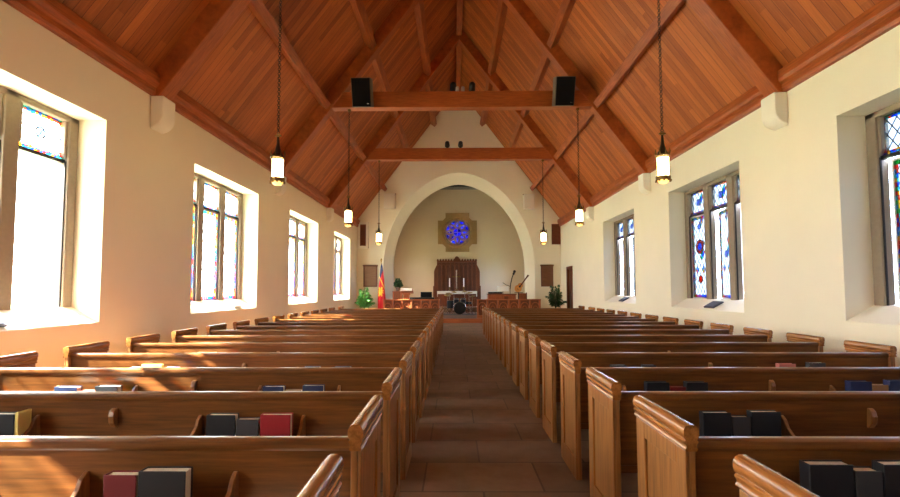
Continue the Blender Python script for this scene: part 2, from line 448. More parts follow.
# chancel shell
CHX = 4.3
ROSE = (-.03, 5.13, 1.235)
hs = .80
m = MB().box(-CHX, ROSE[0]-hs, YB, YB+.4, 0, 7.88).box(ROSE[0]+hs, CHX, YB, YB+.4, 0, 7.88)
m.box(ROSE[0]-hs, ROSE[0]+hs, YB, YB+.4, 0, ROSE[1]-hs).box(ROSE[0]-hs, ROSE[0]+hs, YB, YB+.4, ROSE[1]+hs, 7.88)
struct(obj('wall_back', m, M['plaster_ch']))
struct(obj('trim_4', MB().box(-CHX, CHX, YB-.12, YB+.4, 7.881, 8.05), M['ledge']))
for s, nm in ((-1, 'wall_chancel_left'), (1, 'wall_chancel_right')):
    x0, x1 = sorted((s*CHX, s*(CHX+.4)))
    m = MB().box(x0, x1, YE+.86, 27.0, 0, 8.6).box(x0, x1, 28.2, YB+.4, 0, 8.6).box(x0, x1, 27.0, 28.2, 0, 1.6).box(x0, x1, 27.0, 28.2, 3.4, 8.6)
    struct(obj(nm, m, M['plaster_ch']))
struct(obj('ceiling_chancel', MB().box(-CHX-.4, CHX+.4, YE+.86, YB+.4, 8.6, 8.75).box(-CHX, CHX, YB+.2, YB+.4, 8.06, 8.6), M['roofing']))
g = obj('ground_outside', MB().box(-70, 70, -60, 90, -.8, -.5), M['grass']); struct(g)

# ------------------------------------------------------------------ windows
def window(n, s, yc, opens, HW=HW, NL=3):
    """three lights; stone frame with shouldered heads, upper leaded panes, casements. local x runs along the wall, local y goes outside"""
    root = bpy.data.objects.new('window_%d' % n, None); COL.objects.link(root); struct(root)
    # local frame: x -> world -s*y ; y -> world s*x (outside)
    root.matrix_world = Matrix.Translation((s*FX, yc, 0)) @ Matrix.Rotation(-s*pi/2, 4, 'Z')
    JB, ML, LW = .17, .22, .76
    z0, z1, zt = 1.28, 3.93, 3.36
    m = MB()
    def stile(a, b, ca, cb):   # ca/cb: shoulders widening the stone over the transom on that side
        y0, y1 = 0, .17
        m.prism([(a, 0), (b, 0), (b, y1), (a, y1)], 'z', z0-.02, z1+.09)
        for sd, on in ((-1, ca), (1, cb)):
            if not on: continue
            e = a if sd < 0 else b
            m.prism([(e, zt+.02), (e+sd*.05, zt+.1), (e+sd*.05, z1+.05), (e, z1+.05)], 'y', .02, .15)
    stile(-HW, -HW+JB, 0, 1); stile(HW-JB, HW, 1, 0)
    xs = []
    for i in range(NL):
        a = -HW+JB + i*(LW+ML); xs.append((a, a+LW))
        if i < NL-1: stile(a+LW, a+LW+ML, 1, 1)
    m.box(-HW, HW, 0, .17, z1, z1+.09)
    m.box(-HW, HW, 0, .2, z0-.06, z0)
    obj('stone_frame', m, M['stone'], root, bevel=.02)
    for i, (a, b) in enumerate(xs):
        c = (a+b)/2; hw = (b-a)/2
        tr = MB().box(a, b, .05, .12, zt-.03, zt+.02)
        obj('transom', tr, M['iron'], root)
        zc = (zt+.02+z1)/2; hh = (z1-zt-.02)/2
        p = obj('upper_pane', MB().box(-hw, hw, -.006, .006, -hh, hh), M['glass_top'] if s > 0 else M['glass_top_bleached'], root, loc=(c, .085, zc))
        p['border_x'] = .5-.055/(2*hw); p['border_z'] = .5-.055/(2*hh)
        # casement: empty hinge edge carried by its sash mesh
        hinge, ang = opens[i]
        ch = (zt-.03-z0)/2; fw = .035
        hx = a if hinge < 0 else b
        ms = MB()
        X = lambda t: (t if hinge < 0 else -t)   # measured from the hinge inwards
        def bx(t0, t1, q0, q1):
            u0, u1 = sorted((X(t0), X(t1))); ms.box(u0, u1, -.018, .018, q0, q1)
        bx(0, fw, -ch, ch); bx(2*hw-fw, 2*hw, -ch, ch); bx(fw, 2*hw-fw, -ch, -ch+fw); bx(fw, 2*hw-fw, ch-fw, ch)
        sash = obj('casement', ms, M['sash'], root, loc=(hx, .085, z0+ch))
        sash.rotation_euler = (0, 0, (-1 if hinge > 0 else 1)*ang)
        gm = M['glass_low_bleached'] if s < 0 else M['glass_med'] if i == 0 else M['glass_low']
        pw, ph = hw-fw+.004, ch-fw+.004
        pane = obj('casement_pane', MB().box(-pw, pw, -.004, .004, -ph, ph), gm, sash, loc=(X(hw), 0, 0))
        pane['border_x'] = .5-.07/(2*pw); pane['border_z'] = .5-.07/(2*ph)
        st = MB().tube([(X(.1), -.018, -ch+.03), (X(.12), -.05, -ch+.04), (X(.26), -.06, -ch+.05)], .008, 6)
        obj('handle', st, M['iron'], sash)
        # fixed inner frame
        fm = MB().box(a, a+.02, .03, .05, z0, zt).box(b-.02, b, .03, .05, z0, zt)
        obj('casement_stop', fm, M['iron'], root)
    return root
n = 0
for s in (-1, 1):
    for k, y in enumerate(WINY if s < 0 else WINY[:4]):
        n += 1
        # local x = -s*(y_world): for s=-1 local +x is +Y (away), for s=+1 local +x is -Y (towards the camera)
        if s < 0:
            op = [(1, 0.0)]*3 if k != 1 else [(-1, R(62))]*3
            op = [(1, 0), (1, 0), (1, 0)] if k > 1 else op
        else:
            op = [(1, R(0)), (1, R(12)), (1, R(12))] if k >= 2 else [(1, R(9))]*3
            if k == 3: op = [(1, R(13))]*3
        window(n, s, HWN.get(k,(y,0))[0], op+op[-1:], *((2.02, 4) if k == 1 else ()))
for s in (-1, 1):  # chancel side windows, out of sight, added to let light in
    n += 1
    root = bpy.data.objects.new('window_%d' % n, None); COL.objects.link(root); struct(root)
    root.location = (s*(CHX+.2), 27.6, 2.5)
    m = MB().box(-.06, .06, -.6, -.52, -.9, .9).box(-.06, .06, .52, .6, -.9, .9).box(-.06, .06, -.03, .03, -.9, .9)
    m.box(-.06, .06, -.6, .6, .82, .9).box(-.06, .06, -.6, .6, -.9, -.82)
    obj('stone_frame', m, M['stone'], root); obj('pane', MB().box(-.005, .005, -.52, .52, -.82, .82), M['glass_clear'], root)
# rose window over the altar: a quatrefoil-shouldered stone panel with a blue glass wheel
root = bpy.data.objects.new('window_%d' % (n+1), None); COL.objects.link(root); struct(root)
root.location = (ROSE[0], YB, ROSE[1])
def rosestone():
    h, q = ROSE[2], .75     # overall half size, half length of the straight edge
    out = [(-q,-h),(q,-h),(q,-.93),(.93,-q),(h,-q),(h,q),(.93,q),(q,.93),(q,h),(-q,h),(-q,.93),(-.93,q),(-h,q),(-h,-q),(-.93,-q),(-q,-.93)]
    # face ring between the outline and a circular opening
    n = 64; rad = .80
    def hit(a):
        d = (cos(a), sin(a)); best = 9
        for i in range(len(out)):
            p, r = out[i], out[(i+1) % len(out)]
            ex, ey = r[0]-p[0], r[1]-p[1]; det = d[0]*(-ey)+ex*d[1]
            if abs(det) < 1e-9: continue
            t = (p[0]*(-ey)+ex*p[1])/det; u = (d[0]*p[1]-d[1]*p[0])/det
            if t > 0 and -1e-6 <= u <= 1+1e-6: best = min(best, t)
        return (d[0]*best, d[1]*best)
    angs = sorted(set([2*pi*i/n for i in range(n)] + [math.atan2(p[1], p[0]) % (2*pi) for p in out]))
    m = MB(); k = len(angs); vs = []
    for yy, f in ((0, 0), (-.10, 0), (-.10, 1), (0.06, 1)):
        for a in angs:
            p = hit(a) if f == 0 else (cos(a)*(rad+(.05 if yy == -.10 else 0)), sin(a)*(rad+(.05 if yy == -.10 else 0)))
            vs.append((p[0], yy, p[1]))
    m.add(vs, [(j*k+i, j*k+(i+1)%k, (j+1)*k+(i+1)%k, (j+1)*k+i) for j in range(3) for i in range(k)])
    return m
M['rosest'] = plain('brown_carved_stone', (164,132,86), .8, var=.2, scale=14)
obj('stone_surround', rosestone(), M['rosest'], root)
obj('roll_moulding', MB().ring((0,-.10,0), .90, .035, 48, 6, 'y'), M['rosest'], root)
m = MB()
m.ring((0,.0,0), .78, .06, 40, 6, 'y'); m.ring((0,.0,0), .29, .05, 24, 6, 'y'); m.box(-.025,.025,-.03,.03,-.27,.27).box(-.27,.27,-.03,.03,-.025,.025)
for i in range(8):
    a = pi/8 + i*pi/4
    b = a + pi/8
    m.tube([(.27*cos(a), 0, .27*sin(a)), (.52*cos(a+.12), 0, .52*sin(a+.12)), (.8*cos(b), 0, .8*sin(b))], .072, 6)
    m.tube([(.27*cos(a), 0, .27*sin(a)), (.52*cos(a-.12), 0, .52*sin(a-.12)), (.8*cos(a-pi/8), 0, .8*sin(a-pi/8))], .072, 6)
    m.ring((.42*cos(b), 0, .42*sin(b)), .10, .03, 12, 5, 'y')
obj('tracery', m, M['rosest'], root, loc=(0, -.05, 0))
obj('glass_wheel', MB().lathe([(.8,.05),(.8,.06)], n=40, axis='y'), M['glass_rose'], root)

# door in the right wall
d = bpy.data.objects.new('door_1', None); COL.objects.link(d); struct(d); d.location = (W, 22.95, .0)
m = MB().box(.03, .28, -.49, -.42, .2, 2.54).box(.03, .28, .42, .49, .2, 2.54).box(.03, .28, -.49, .49, 2.47, 2.54)
m.box(-.03, .04, -.56, -.44, .2, 2.6).box(-.03, .04, .44, .56, .2, 2.6).box(-.03, .04, -.56, .56, 2.5, 2.62)
obj('door_frame', m, M['door'], d)
m = MB().box(.08, .13, -.42, .42, .2, 2.47)
for z0, z1 in ((.4, 1.2), (1.35, 2.3)):
    for y0 in (-.34, .04): m.box(.065, .08, y0, y0+.3, z0, z1)
obj('door_leaf', m, M['door'], d); obj('door_handle', MB().ball((.05, -.34, 1.2), .035), M['brass'], d)

# ------------------------------------------------------------------ roof timbers
RD = .337; vz = RD*sqrt(1+SL*SL)          # rafter depth square to the slope, and measured plumb
def truss(y, first, names):
    t = thing('roof_truss', names, 'roof truss', (0, y, ZC), group='timber roof trusses')
    hy = .16
    for s in (-1, 1):
        zt = lambda x: roofz(x)-ZC-.003
        xe = W-.005
        xi = (APEX-vz-ZC)/SL      # where the underside meets the wall foot level
        prof = [(0, zt(0)), (s*xe, zt(xe)), (s*xe, 0.0), (s*(xe-.125), 0.0), (0, zt(0)-vz)]
        obj('rafter', MB().prism(prof, 'y', -hy, hy), M['beam_r'], t, bevel=.015)
    z0 = 6.745-ZC; z1 = 7.215-ZC
    xa = (APEX-vz-6.745)/SL + .1
    obj('collar_beam', MB().box(-xa, xa, -.145, .145, z0, z1), M['beam_x'], t, bevel=.015)
    return t
for y, nm in zip(TRUSS, ('heavy timber roof truss nearest the camera, its collar out of frame', 'heavy timber truss carrying the two black loudspeakers on its collar', 'heavy timber truss farthest from the camera, next to the end wall')):
    truss(y, 1, nm)
# ridge beam
tag(obj('ridge_beam', MB().box(-.11, .11, YR, YE-.01, APEX-.42, APEX-.12), M['beam_y'], bevel=.015), 'long wooden ridge beam under the peak of the boarded ceiling', 'beam')
bays = [(TRUSS[0]+.16, TRUSS[1]-.16, 'between the first and second truss'), (TRUSS[1]+.16, TRUSS[2]-.16, 'between the second and third truss'), (TRUSS[2]+.16, YE-.005, 'between the third truss and the end wall')]
for s, sn in ((-1, 'left'), (1, 'right')):
    for fr, fn in ((.245, 'lower'), (.49, 'middle'), (.735, 'upper')):
        for a, b, bn in bays:
            if 1:
                x = (W-.0)*(1-fr); L = (b-a)/2
                o = obj('purlin', MB().box(-.10, .10, -L, L, -.27, -.001), M['beam_y'], bevel=.012)
                o.location = (s*x, (a+b)/2, roofz(x)); o.rotation_euler = (0, s*math.atan(SL), 0)
                tag(o, '%s roof purlin on the %s slope %s' % (fn, sn, bn), 'beam', 'roof purlins')
# plaster corbels under the truss feet
def corbel_mesh(s):
    pts = [(0, 0), (-.22*s, 0), (-.22*s, -.32)] + [(-s*.22*cos(a), -.32-.22*sin(a)) for a in [pi/2*i/8 for i in range(1, 8)]] + [(0, -.56)]
    return MB().prism(pts, 'y', -.18, .18)
for s, sn in ((-1, 'left'), (1, 'right')):
    for y, yn in zip(TRUSS, ('nearest', 'second', 'farthest')):
        o = obj('corbel', corbel_mesh(s), M['white'], smooth=True, bevel=.02); o.location = (s*W, y, ZC-.001)
        tag(o, 'white rounded plaster corbel on the %s wall under the foot of the %s truss' % (sn, yn), 'corbel', 'plaster corbels under the trusses')

# ------------------------------------------------------------------ pendant lanterns
def make_lantern():
    t = thing('pendant_lantern', '', 'lamp', (0,0,0))
    # origin: bottom of lantern
    gl = MB().lathe([(.088,.10),(.098,.14),(.098,.44),(.090,.47)], n=20)
    obj('glass_shade', gl, M['lampglass'], t, smooth=True)
    m = MB().lathe([(.108,.06),(.122,.065),(.122,.125),(.108,.13)], n=20)
    for k in range(10):
        a = 2*pi*k/10; m.box(.118*cos(a)-.013, .118*cos(a)+.013, .118*sin(a)-.013, .118*sin(a)+.013, .035, .065)
    obj('bottom_band', m, M['brass'], t)
    obj('bowl', MB().lathe([(.02,0),(.06,.012),(.09,.05),(.098,.07)], n=20), M['amber'], t, smooth=True)
    m = MB().ring((0,0,.485), .105, .018, 24, 6).ring((0,0,.455), .102, .012, 24, 6)
    for k in range(8):
        a = 2*pi*k/8; m.tube([(.105*cos(a), .105*sin(a), .48), (.125*cos(a), .125*sin(a), .55), (.112*cos(a), .112*sin(a), .60)], .014, 5, .005)
        m.tube([(.101*cos(a), .101*sin(a), .10), (.104*cos(a), .104*sin(a), .48)], .006, 5)
    obj('crown', m, M['brass'], t)
    obj('cap', MB().lathe([(.098,.48),(.085,.53),(.05,.60),(.028,.70),(.022,.80),(.018,.84)], n=16), M['chain'], t, smooth=True)
    m = MB().box(-.055,.055,-.012,.012,.855,.88); m.ring((0,0,.87), .03, .01, 12, 5, 'y')
    obj('cross_bar', m, M['brass'], t)
    m = MB(); z = .90; k = 0
    while z < 3.35:
        m.ring((0,0,z+.026), .024, .006, 8, 4, 'x' if k % 2 else 'y', 1)
        z += .040; k += 1
    obj('chain', m, M['chain'], t)
    obj('ceiling_hook', MB().lathe([(.035,3.36),(.045,3.38),(.045,3.425),(.03,3.434)], n=12), M['brass'], t)
    return t
L0 = make_lantern(); first = True
for y, yn in zip(TRUSS, ('nearest', 'second', 'farthest')):
    for s, sn in ((-1, 'left'), (1, 'right')):
        o = L0 if first else copy_tree(L0); first = False
        o.location = (-3.255 if s < 0 else 3.35, y-.02 if y > 9 else 8.04, 3.31)
        tag(o, 'lit brass and glass lantern on a chain, %s of the %s row' % (yn, sn), 'lamp', 'hanging lanterns')

# ------------------------------------------------------------------ loudspeakers on the collar, spot lamps
def speaker(x, s, label):
    t = thing('loudspeaker', label, 'loudspeaker', (x, TRUSS[1]-.38, 6.66), 0, 'black loudspeakers on the roof collar')
    t.rotation_euler = (R(20), 0, 0)
    obj('cabinet', MB().box(-.27,.27,-.20,.20,0,.77), M['casegrey'], t, bevel=.01)
    obj('grille', MB().box(-.25,.25,-.225,-.201,.015,.755), M['grille'], t, bevel=.006)
    obj('badge', MB().box(.15,.20,-.232,-.226,.08,.10), M['chrome'], t)
    obj('bracket', MB().box(-.05,.05,.20,.26,.1,.35), M['iron'], t)
    return t
speaker(-2.78, -1, 'black loudspeaker on the left end of the collar beam')
speaker(2.84, 1, 'black loudspeaker on the right end of the collar beam')
def spot(x, z, y, label, big=True):
    t = thing('spot_lamp', label, 'lamp', (x, y, z), 0, 'small spot lamps on the collars')
    k = 1 if big else .55
    mat = M['black'] if big else M['sash']
    obj('bracket', MB().box(-.02,.02,-.02,.02,0,.10*k).lathe([(.05,0),(.05,.012)], n=12), mat, t)
    o = obj('lamp_head', MB().lathe([(.05*k,-.14*k),(.085*k,-.10*k),(.10*k,.10*k),(.10*k,.12*k)], (0,0,0), 14, 'y'), mat, t, smooth=True, loc=(0,0,.19*k))
    o.rotation_euler = (R(-18), 0, 0)
    obj('lens', MB().lathe([(.085*k,.121*k),(.085*k,.13*k)], (0,0,0), 14, 'y'), M['can_lens'], o)
c2, c3 = 7.216, 7.216
spot(-.24, c2, TRUSS[1], 'large black spot lamp left of the ridge on the loudspeaker collar')
spot(.31, c2, TRUSS[1], 'large black spot lamp right of the ridge on the loudspeaker collar')
spot(-.12, c2, TRUSS[1]-.05, 'small pale spot lamp left of the ridge on the loudspeaker collar', False)
spot(.04, c2, TRUSS[1]-.05, 'small pale spot lamp right of the ridge on the loudspeaker collar', False)
spot(-.50, c3, TRUSS[2], 'left black spot lamp on the collar nearest the arch')
spot(.04, c3, TRUSS[2], 'right black spot lamp on the collar nearest the arch')

# ------------------------------------------------------------------ pews
NEAR = -.54
CAPP = [(-.022,.842),(-.028,.850),(-.022,.858),(-.022,.868),(-.029,.878),(-.029,.884),(-.023,.889),(-.030,.897),(-.033,.912),(-.032,.930),(-.024,.944),(-.012,.951),
        (.012,.951),(.024,.944),(.032,.930),(.033,.912),(.030,.897),(.023,.889),(.029,.884),(.029,.878),(.022,.868),(.022,.858),(.028,.850),(.022,.842)]
def end_panel(x, out, parent):
    """upright pew end in the plane x, recessed panel on the side 'out'; local y 0 is its far edge"""
    th = .022
    y0, y1 = NEAR, 0.0
    m = MB()
    xi, xo = sorted((x-out*th, x+out*(th-.014)))
    m.box(xi, xo, y0, y1, 0, .842)                         # core
    a, b = sorted((x+out*(th-.014), x+out*th))
    sw = .085
    m.box(a, b, y0, y0+sw, 0, .842).box(a, b, y1-sw-.02, y1, 0, .842)
    m.box(a, b, y0+sw, y1-sw-.02, 0, .16).box(a, b, y0+sw, y1-sw-.02, .76, .842)
    e = obj('end_panel', m, M['oak_v'], parent, bevel=.004)
    obj('cap_moulding', MB().prism([(x+u, w) for u, w in CAPP], 'y', y0-.012, y1+.012), M['oak_y'], e, smooth=True)
    return e
def make_pew(s):
    xa = .750 if s > 0 else .609           # aisle face
    xw = 4.13
    t = thing('pew', '', 'pew', (0,0,0))
    X = lambda v: s*v
    end_panel(X(xa+.024), -s, t); end_panel(X(xw), s, t)
    x0, x1 = sorted((X(xa+.047), X(xw-.023)))
    # leaning back: top over the near edge, foot further forward
    yt, yb = NEAR+.045, NEAR+.075
    zt, zb = .848, .40
    back = obj('backrest', MB().prism([(yt-.018, zt), (yt+.013, zt), (yb+.013, zb), (yb-.018, zb)], 'x', x0, x1), M['oak'], t)
    pr = [(yt-.020,.832),(yt-.026,.840),(yt-.029,.855),(yt-.027,.872),(yt-.016,.881),(yt+.022,.881),(yt+.036,.872),(yt+.038,.850),(yt+.03,.834)]
    obj('top_rail', MB().prism(pr, 'x', x0, x1), M['oak'], back, smooth=True)
    obj('bottom_rail', MB().prism([(yb-.022,.385),(yb+.02,.385),(yb+.018,.43),(yb-.026,.43)], 'x', x0, x1), M['oak'], back)
    obj('seat', MB().prism([(yb-.02,.425),(-.045,.445),(-.03,.43),(-.035,.405),(yb-.02,.385)], 'x', x0, x1), M['oak'], t)
    m = MB()
    for xx in (x0+(x1-x0)*.34, x0+(x1-x0)*.67): m.box(xx-.02, xx+.02, yb+.03, -.10, 0, .40)
    obj('seat_support', m, M['oak_v'], t)
    # book racks on the rear of the back
    def rack(c0, c1, nm='book_rack'):
        a, b = sorted((X(c0), X(c1)))
        yy = yt+.012; f = yy-.165
        k = obj(nm, MB().box(a, b, f, yy+.045, .560, .574).box(a, b, f-.012, f, .555, .625), M['oak'], t)
        for e in (a, b):
            pr = [(yy+.02,.553),(f-.014,.553),(f-.014,.628),(yy-.12,.65),(yy-.08,.68),(yy-.06,.72),(yy-.03,.742),(yy+.0,.742)]
            obj('rack_bracket', MB().prism(pr, 'x', e-.010, e+.010), M['oak_v'], k, bevel=.003)
        return k
    rack(1.155, 1.80); rack(2.82, 3.46)
    yy = yt+.012
    pr = [(yy+.015,.665),(yy-.03,.665),(yy-.055,.70),(yy-.06,.74),(yy-.05,.77),(yy-.03,.785),(yy-.002,.785)]
    obj('cup_holder', MB().prism(pr, 'x', X(2.34)-.018, X(2.34)+.018), M['oak_v'], t, bevel=.005)
    return t
NROW = 17
ords = ['nearest', 'second', 'third', 'fourth', 'fifth', 'sixth', 'seventh', 'eighth', 'ninth', 'tenth', 'eleventh', 'twelfth', 'thirteenth', 'fourteenth', 'fifteenth', 'sixteenth']
def rowy(k): return Y0 + DP*k + (.28 if k == NROW-1 else 0)
for s, sn in ((1, 'right'), (-1, 'left')):
    p0 = make_pew(s)
    for k in range(NROW):
        p = p0 if k == 0 else copy_tree(p0)
        p.location = (0, rowy(k), 0)
        if k == 0: lb = 'oak pew %s of the aisle nearest the camera, only its end showing' % sn
        elif k == NROW-1: lb = 'oak pew %s of the aisle nearest the chancel step' % sn
        else: lb = 'long oak pew %s of the aisle, %s row from the camera' % (sn, ords[k])
        tag(p, lb, 'pew', 'oak pews')

# ------------------------------------------------------------------ hymnals in the racks
def make_book(w, h, d, mat, top=None):
    t = thing('hymnal', '', 'book')
    c = min(.006, w*.2)
    m = MB().box(-w/2, w/2, -d/2, -d/2+c, 0, h).box(-w/2, w/2, d/2-c, d/2, 0, h).box(-w/2, -w/2+c, -d/2+c, d/2-c, 0, h)
    obj('cover', m, mat, t, bevel=.0025 if w > .03 else 0)
    obj('pages', MB().box(-w/2+c, w/2-c, -d/2+c, d/2-c, .004, h-.006), top or M['pages'], t)
    return t
books = []
rk = {1: 'second', 2: 'third', 3: 'fourth', 4: 'fifth', 5: 'sixth', 7: 'eighth', 8: 'ninth'}
def book(x0, x1, k, ztop, mat, d, lbl, top=None, lean=0, rz=0, dy=0):
    ztop -= .012; b = make_book(abs(x1-x0)-.006, ztop-.577, d, mat, top)
    y = rowy(k)+NEAR+.045+.012
    b.location = ((x0+x1)/2, y-.150+d/2+dy, .577); b.rotation_euler = (lean, 0, rz)
    side = 'left' if x0 < 0 else 'right'
    tag(b, '%s, %s %s pew from camera' % (lbl, rk[k], side), 'book', 'books in the pew racks')
    return b
BK, SL_, RD_, DR, BL = M['bk_black'], M['bk_slate'], M['bk_red'], M['bk_dred'], M['bk_blue']
# left of the aisle
book(-1.639, -1.500, 1, .785, DR, .055, 'dark red hymnal beside a thicker black one')
book(-1.498, -1.300, 1, .80, BK, .06, 'thick black hymnal beside a dark red one')
book(-3.03, -2.855, 2, .79, BK, .06, 'black hymnal next to a thin yellow booklet')
b = book(-2.853, -2.829, 2, .80, M['bk_yellow'], .09, 'thin yellow booklet standing edge on', M['bk_yellow'])
b = book(-1.703, -1.524, 2, .785, BK, .06, 'black hymnal left of a short slate book')
book(-1.523, -1.382, 2, .76, SL_, .05, 'short slate hymnal between a black and a red one')
book(-1.380, -1.192, 2, .787, RD_, .055, 'bright red hymnal')
book(-3.398, -3.21, 3, .765, BL, .06, 'navy hymnal with white pages left of a rose one', M['bk_white'])
book(-3.208, -3.075, 3, .735, M['bk_pink'], .05, 'short rose-coloured hymnal', M['bk_pink'])
book(-3.072, -2.885, 3, .772, BK, .06, 'black hymnal with white page tops right of a rose one', M['bk_white'])
book(-1.735, -1.567, 3, .768, BL, .055, 'navy hymnal left of a short tan book', M['bk_white'])
book(-1.565, -1.424, 3, .74, M['bk_tan'], .05, 'short tan hymnal between two navy ones')
book(-1.420, -1.250, 3, .775, BL, .055, 'navy hymnal right of a short tan book')
book(-3.31, -3.10, 4, .80, M['bk_yellow'], .03, 'yellow booklet', M['bk_yellow'])
book(-3.43, -3.33, 4, .77, M['bk_white'], .04, 'white booklet left of a yellow one', M['bk_white'])
book(-3.07, -2.94, 4, .77, M['bk_white'], .04, 'white booklet right of a yellow one', M['bk_white'])
book(-1.70, -1.54, 4, .775, BL, .055, 'blue hymnal farther from the aisle', M['bk_white'])
book(-1.40, -1.235, 4, .775, BL, .055, 'blue hymnal closer to the aisle', M['bk_white'])
book(-3.25, -3.03, 5, .80, M['bk_yellow'], .03, 'yellow booklet', M['bk_yellow'])
book(-3.22, -3.02, 8, .815, M['bk_yellow'], .03, 'yellow booklet', M['bk_yellow'])
# right of the aisle
book(1.198, 1.378, 1, .83, BK, .06, 'thick black hymnal left of a slate one')
book(1.380, 1.491, 1, .805, SL_, .06, 'slate hymnal between two thick black ones')
book(1.493, 1.665, 1, .83, BK, .06, 'thick black hymnal right of a slate one')
book(1.253, 1.422, 2, .80, BK, .055, 'black hymnal at the aisle end')
book(1.424, 1.536, 2, .775, SL_, .055, 'short slate hymnal between two black ones')
book(1.538, 1.715, 2, .805, BK, .055, 'black hymnal at the wall end')
book(1.290, 1.472, 3, .80, BK, .065, 'black hymnal left of a reddish brown book', M['bk_slate'])
book(1.475, 1.600, 3, .765, DR, .05, 'short reddish brown hymnal between two black ones', M['bk_tan'])
book(1.602, 1.772, 3, .80, BK, .065, 'black hymnal right of a reddish brown book', M['bk_slate'])
book(2.875, 3.046, 3, .805, BL, .06, 'navy hymnal left of a pale book', M['bk_slate'])
book(3.048, 3.173, 3, .78, M['bk_tan'], .05, 'pale tan hymnal between two navy ones', M['bk_white'])
book(3.176, 3.343, 3, .81, BL, .06, 'navy hymnal right of a pale book', M['bk_slate'])
book(1.313, 1.469, 4, .79, SL_, .06, 'grey hymnal close to the aisle', M['bk_white'])
book(1.62, 1.755, 4, .79, SL_, .06, 'grey hymnal second from the aisle', M['bk_white'])
book(2.944, 3.109, 4, .80, M['bk_pink'], .06, 'pink hymnal', M['bk_pink'])
book(3.235, 3.399, 4, .81, SL_, .06, 'grey hymnal beyond a pink one', M['bk_white'])

# ------------------------------------------------------------------ chancel rails
def rail(x0, x1, label):
    t = thing('chancel_rail', label, 'railing', ((x0+x1)/2, 21.83, .2), 0, 'wooden chancel rails')
    h = (x1-x0)/2; zt = .87
    obj('top_rail', MB().prism([(-.07,zt-.05),(.07,zt-.05),(.08,zt-.02),(.06,zt),(-.06,zt),(-.08,zt-.02)], 'x', -h, h), M['orange_wood'], t)
    obj('bottom_rail', MB().box(-h, h, -.05, .05, 0, .14), M['orange_wood'], t)
    n = max(4, round(2*h/.46)); w = 2*h/n
    for i in range(n+1):
        x = -h+i*w; x = min(max(x, -h+.045), h-.045)
        obj('post', MB().box(x-.04, x+.04, -.05, .05, .14, zt-.05), M['orange_v'], t, bevel=.005)
    for i in range(n):
        a = -h+i*w+.045; b = a+w-.09; c = (a+b)/2; r = (b-a)/2
        p = obj('panel', MB().box(a, b, .005, .03, .14, zt-.05), M['walnut'], t)
        m = MB()   # pierced-looking pointed arch mould in front of the panel
        pts = [(c-r+.02, -.0, .2), (c-r+.02, 0, .5)] + [(c-(r-.02)*cos(q), 0, .5+(r+.05)*sin(q)*.9) for q in [pi*j/10 for j in range(1,10)]] + [(c+r-.02, 0, .5), (c+r-.02, 0, .2)]
        m.tube(pts, .022, 6); m.ring((c, 0, .47), r*.45, .016, 14, 5, 'y')
        obj('arch_moulding', m, M['orange_v'], p)
    return t
rail(-3.50, -.90, 'wooden chancel rail with arched panels, left of the centre steps')
rail(.80, 3.72, 'wooden chancel rail with arched panels, right of the centre steps')

# ------------------------------------------------------------------ reredos, altar, candles, cross
M['walnut_shaded'] = wood('shaded_carved_wood', (70,32,12), (108,54,24), 'z', .5)  # same carved wood, shade between the pilasters put into the colour
t = thing('reredos', 'dark carved wooden reredos panel behind the altar', 'altar screen', (-.07, 29.86, .49))
m = MB().box(-1.22, 1.22, -.05, .12, 0, 2.83)
obj('back_board', m, M['walnut_shaded'], t)
for i in range(10):
    x = -1.22 + i*2.44/9
    obj('pilaster', MB().box(x-.035, x+.035, -.11, -.051, 0, 2.72), M['walnut'], t, bevel=.008)
m = MB()
for i in range(9):
    x = -1.22 + (i+.5)*2.44/9
    m.tube([(x-.13,-.08,2.35),(x-.09,-.08,2.52),(x,-.08,2.62),(x+.09,-.08,2.52),(x+.13,-.08,2.35)], .022, 6)
m.box(-1.25, 1.25, -.13, .12, 2.72, 2.83)
obj('cornice', m, M['walnut'], t)
m = MB()
for i in range(15):
    x = -1.2 + i*2.4/14
    m.prism([(x-.07,2.83),(x-.05,2.9),(x,2.96),(x+.05,2.9),(x+.07,2.83)], 'y', -.08, .06)
m.prism([(-.15,2.83),(-.17,2.95),(-.08,3.08),(0,3.12),(.08,3.08),(.17,2.95),(.15,2.83)], 'y', -.12, .08)
obj('crest', m, M['walnut'], t)
for s in (-1, 1):
    m = MB().prism([(s*1.22,0),(s*1.44,0),(s*1.44,2.15),(s*1.40,2.3),(s*1.30,2.5),(s*1.22,2.62)], 'y', -.03, .12)
    m.box(min(s*1.40,s*1.49), max(s*1.40,s*1.49), -.08, .12, 0, 1.25)
    obj('side_wing', m, M['walnut'], t)
t = thing('altar', 'wooden altar table under a white linen cloth', 'altar', (-.07, 28.95, .49))
m = MB().box(-1.1, 1.1, -.3, .3, 0, .87)
for i in range(5):
    x = -1.1+i*2.2/4; m.box(x-.05, x+.05, -.33, -.3, 0, .87)
obj('altar_body', m, M['walnut'], t)
obj('altar_cloth', MB().box(-1.2, 1.2, -.42, .4, .871, .93).box(-1.2, 1.2, -.42, -.40, .76, .871).box(-1.2, -1.18, -.4, .4, .6, .871).box(1.18, 1.2, -.4, .4, .6, .871), M['linen'], t, bevel=.008)
for x, nm in ((-.52, 'left'), (.34, 'right')):
    c = thing('altar_candle', 'tall white candle on the %s of the altar' % nm, 'candle', (x, 28.95, 1.421), 0, 'altar candles')
    obj('candlestick', MB().lathe([(.09,0),(.08,.03),(.025,.06),(.025,.22),(.05,.24),(.05,.26)], n=12), M['brass'], c, smooth=True)
    obj('wax', MB().lathe([(.032,.26),(.03,.78)], n=10), M['linen'], c)
c = thing('altar_cross', 'pale standing cross in the middle of the altar', 'cross', (-.1, 29.2, 1.421))
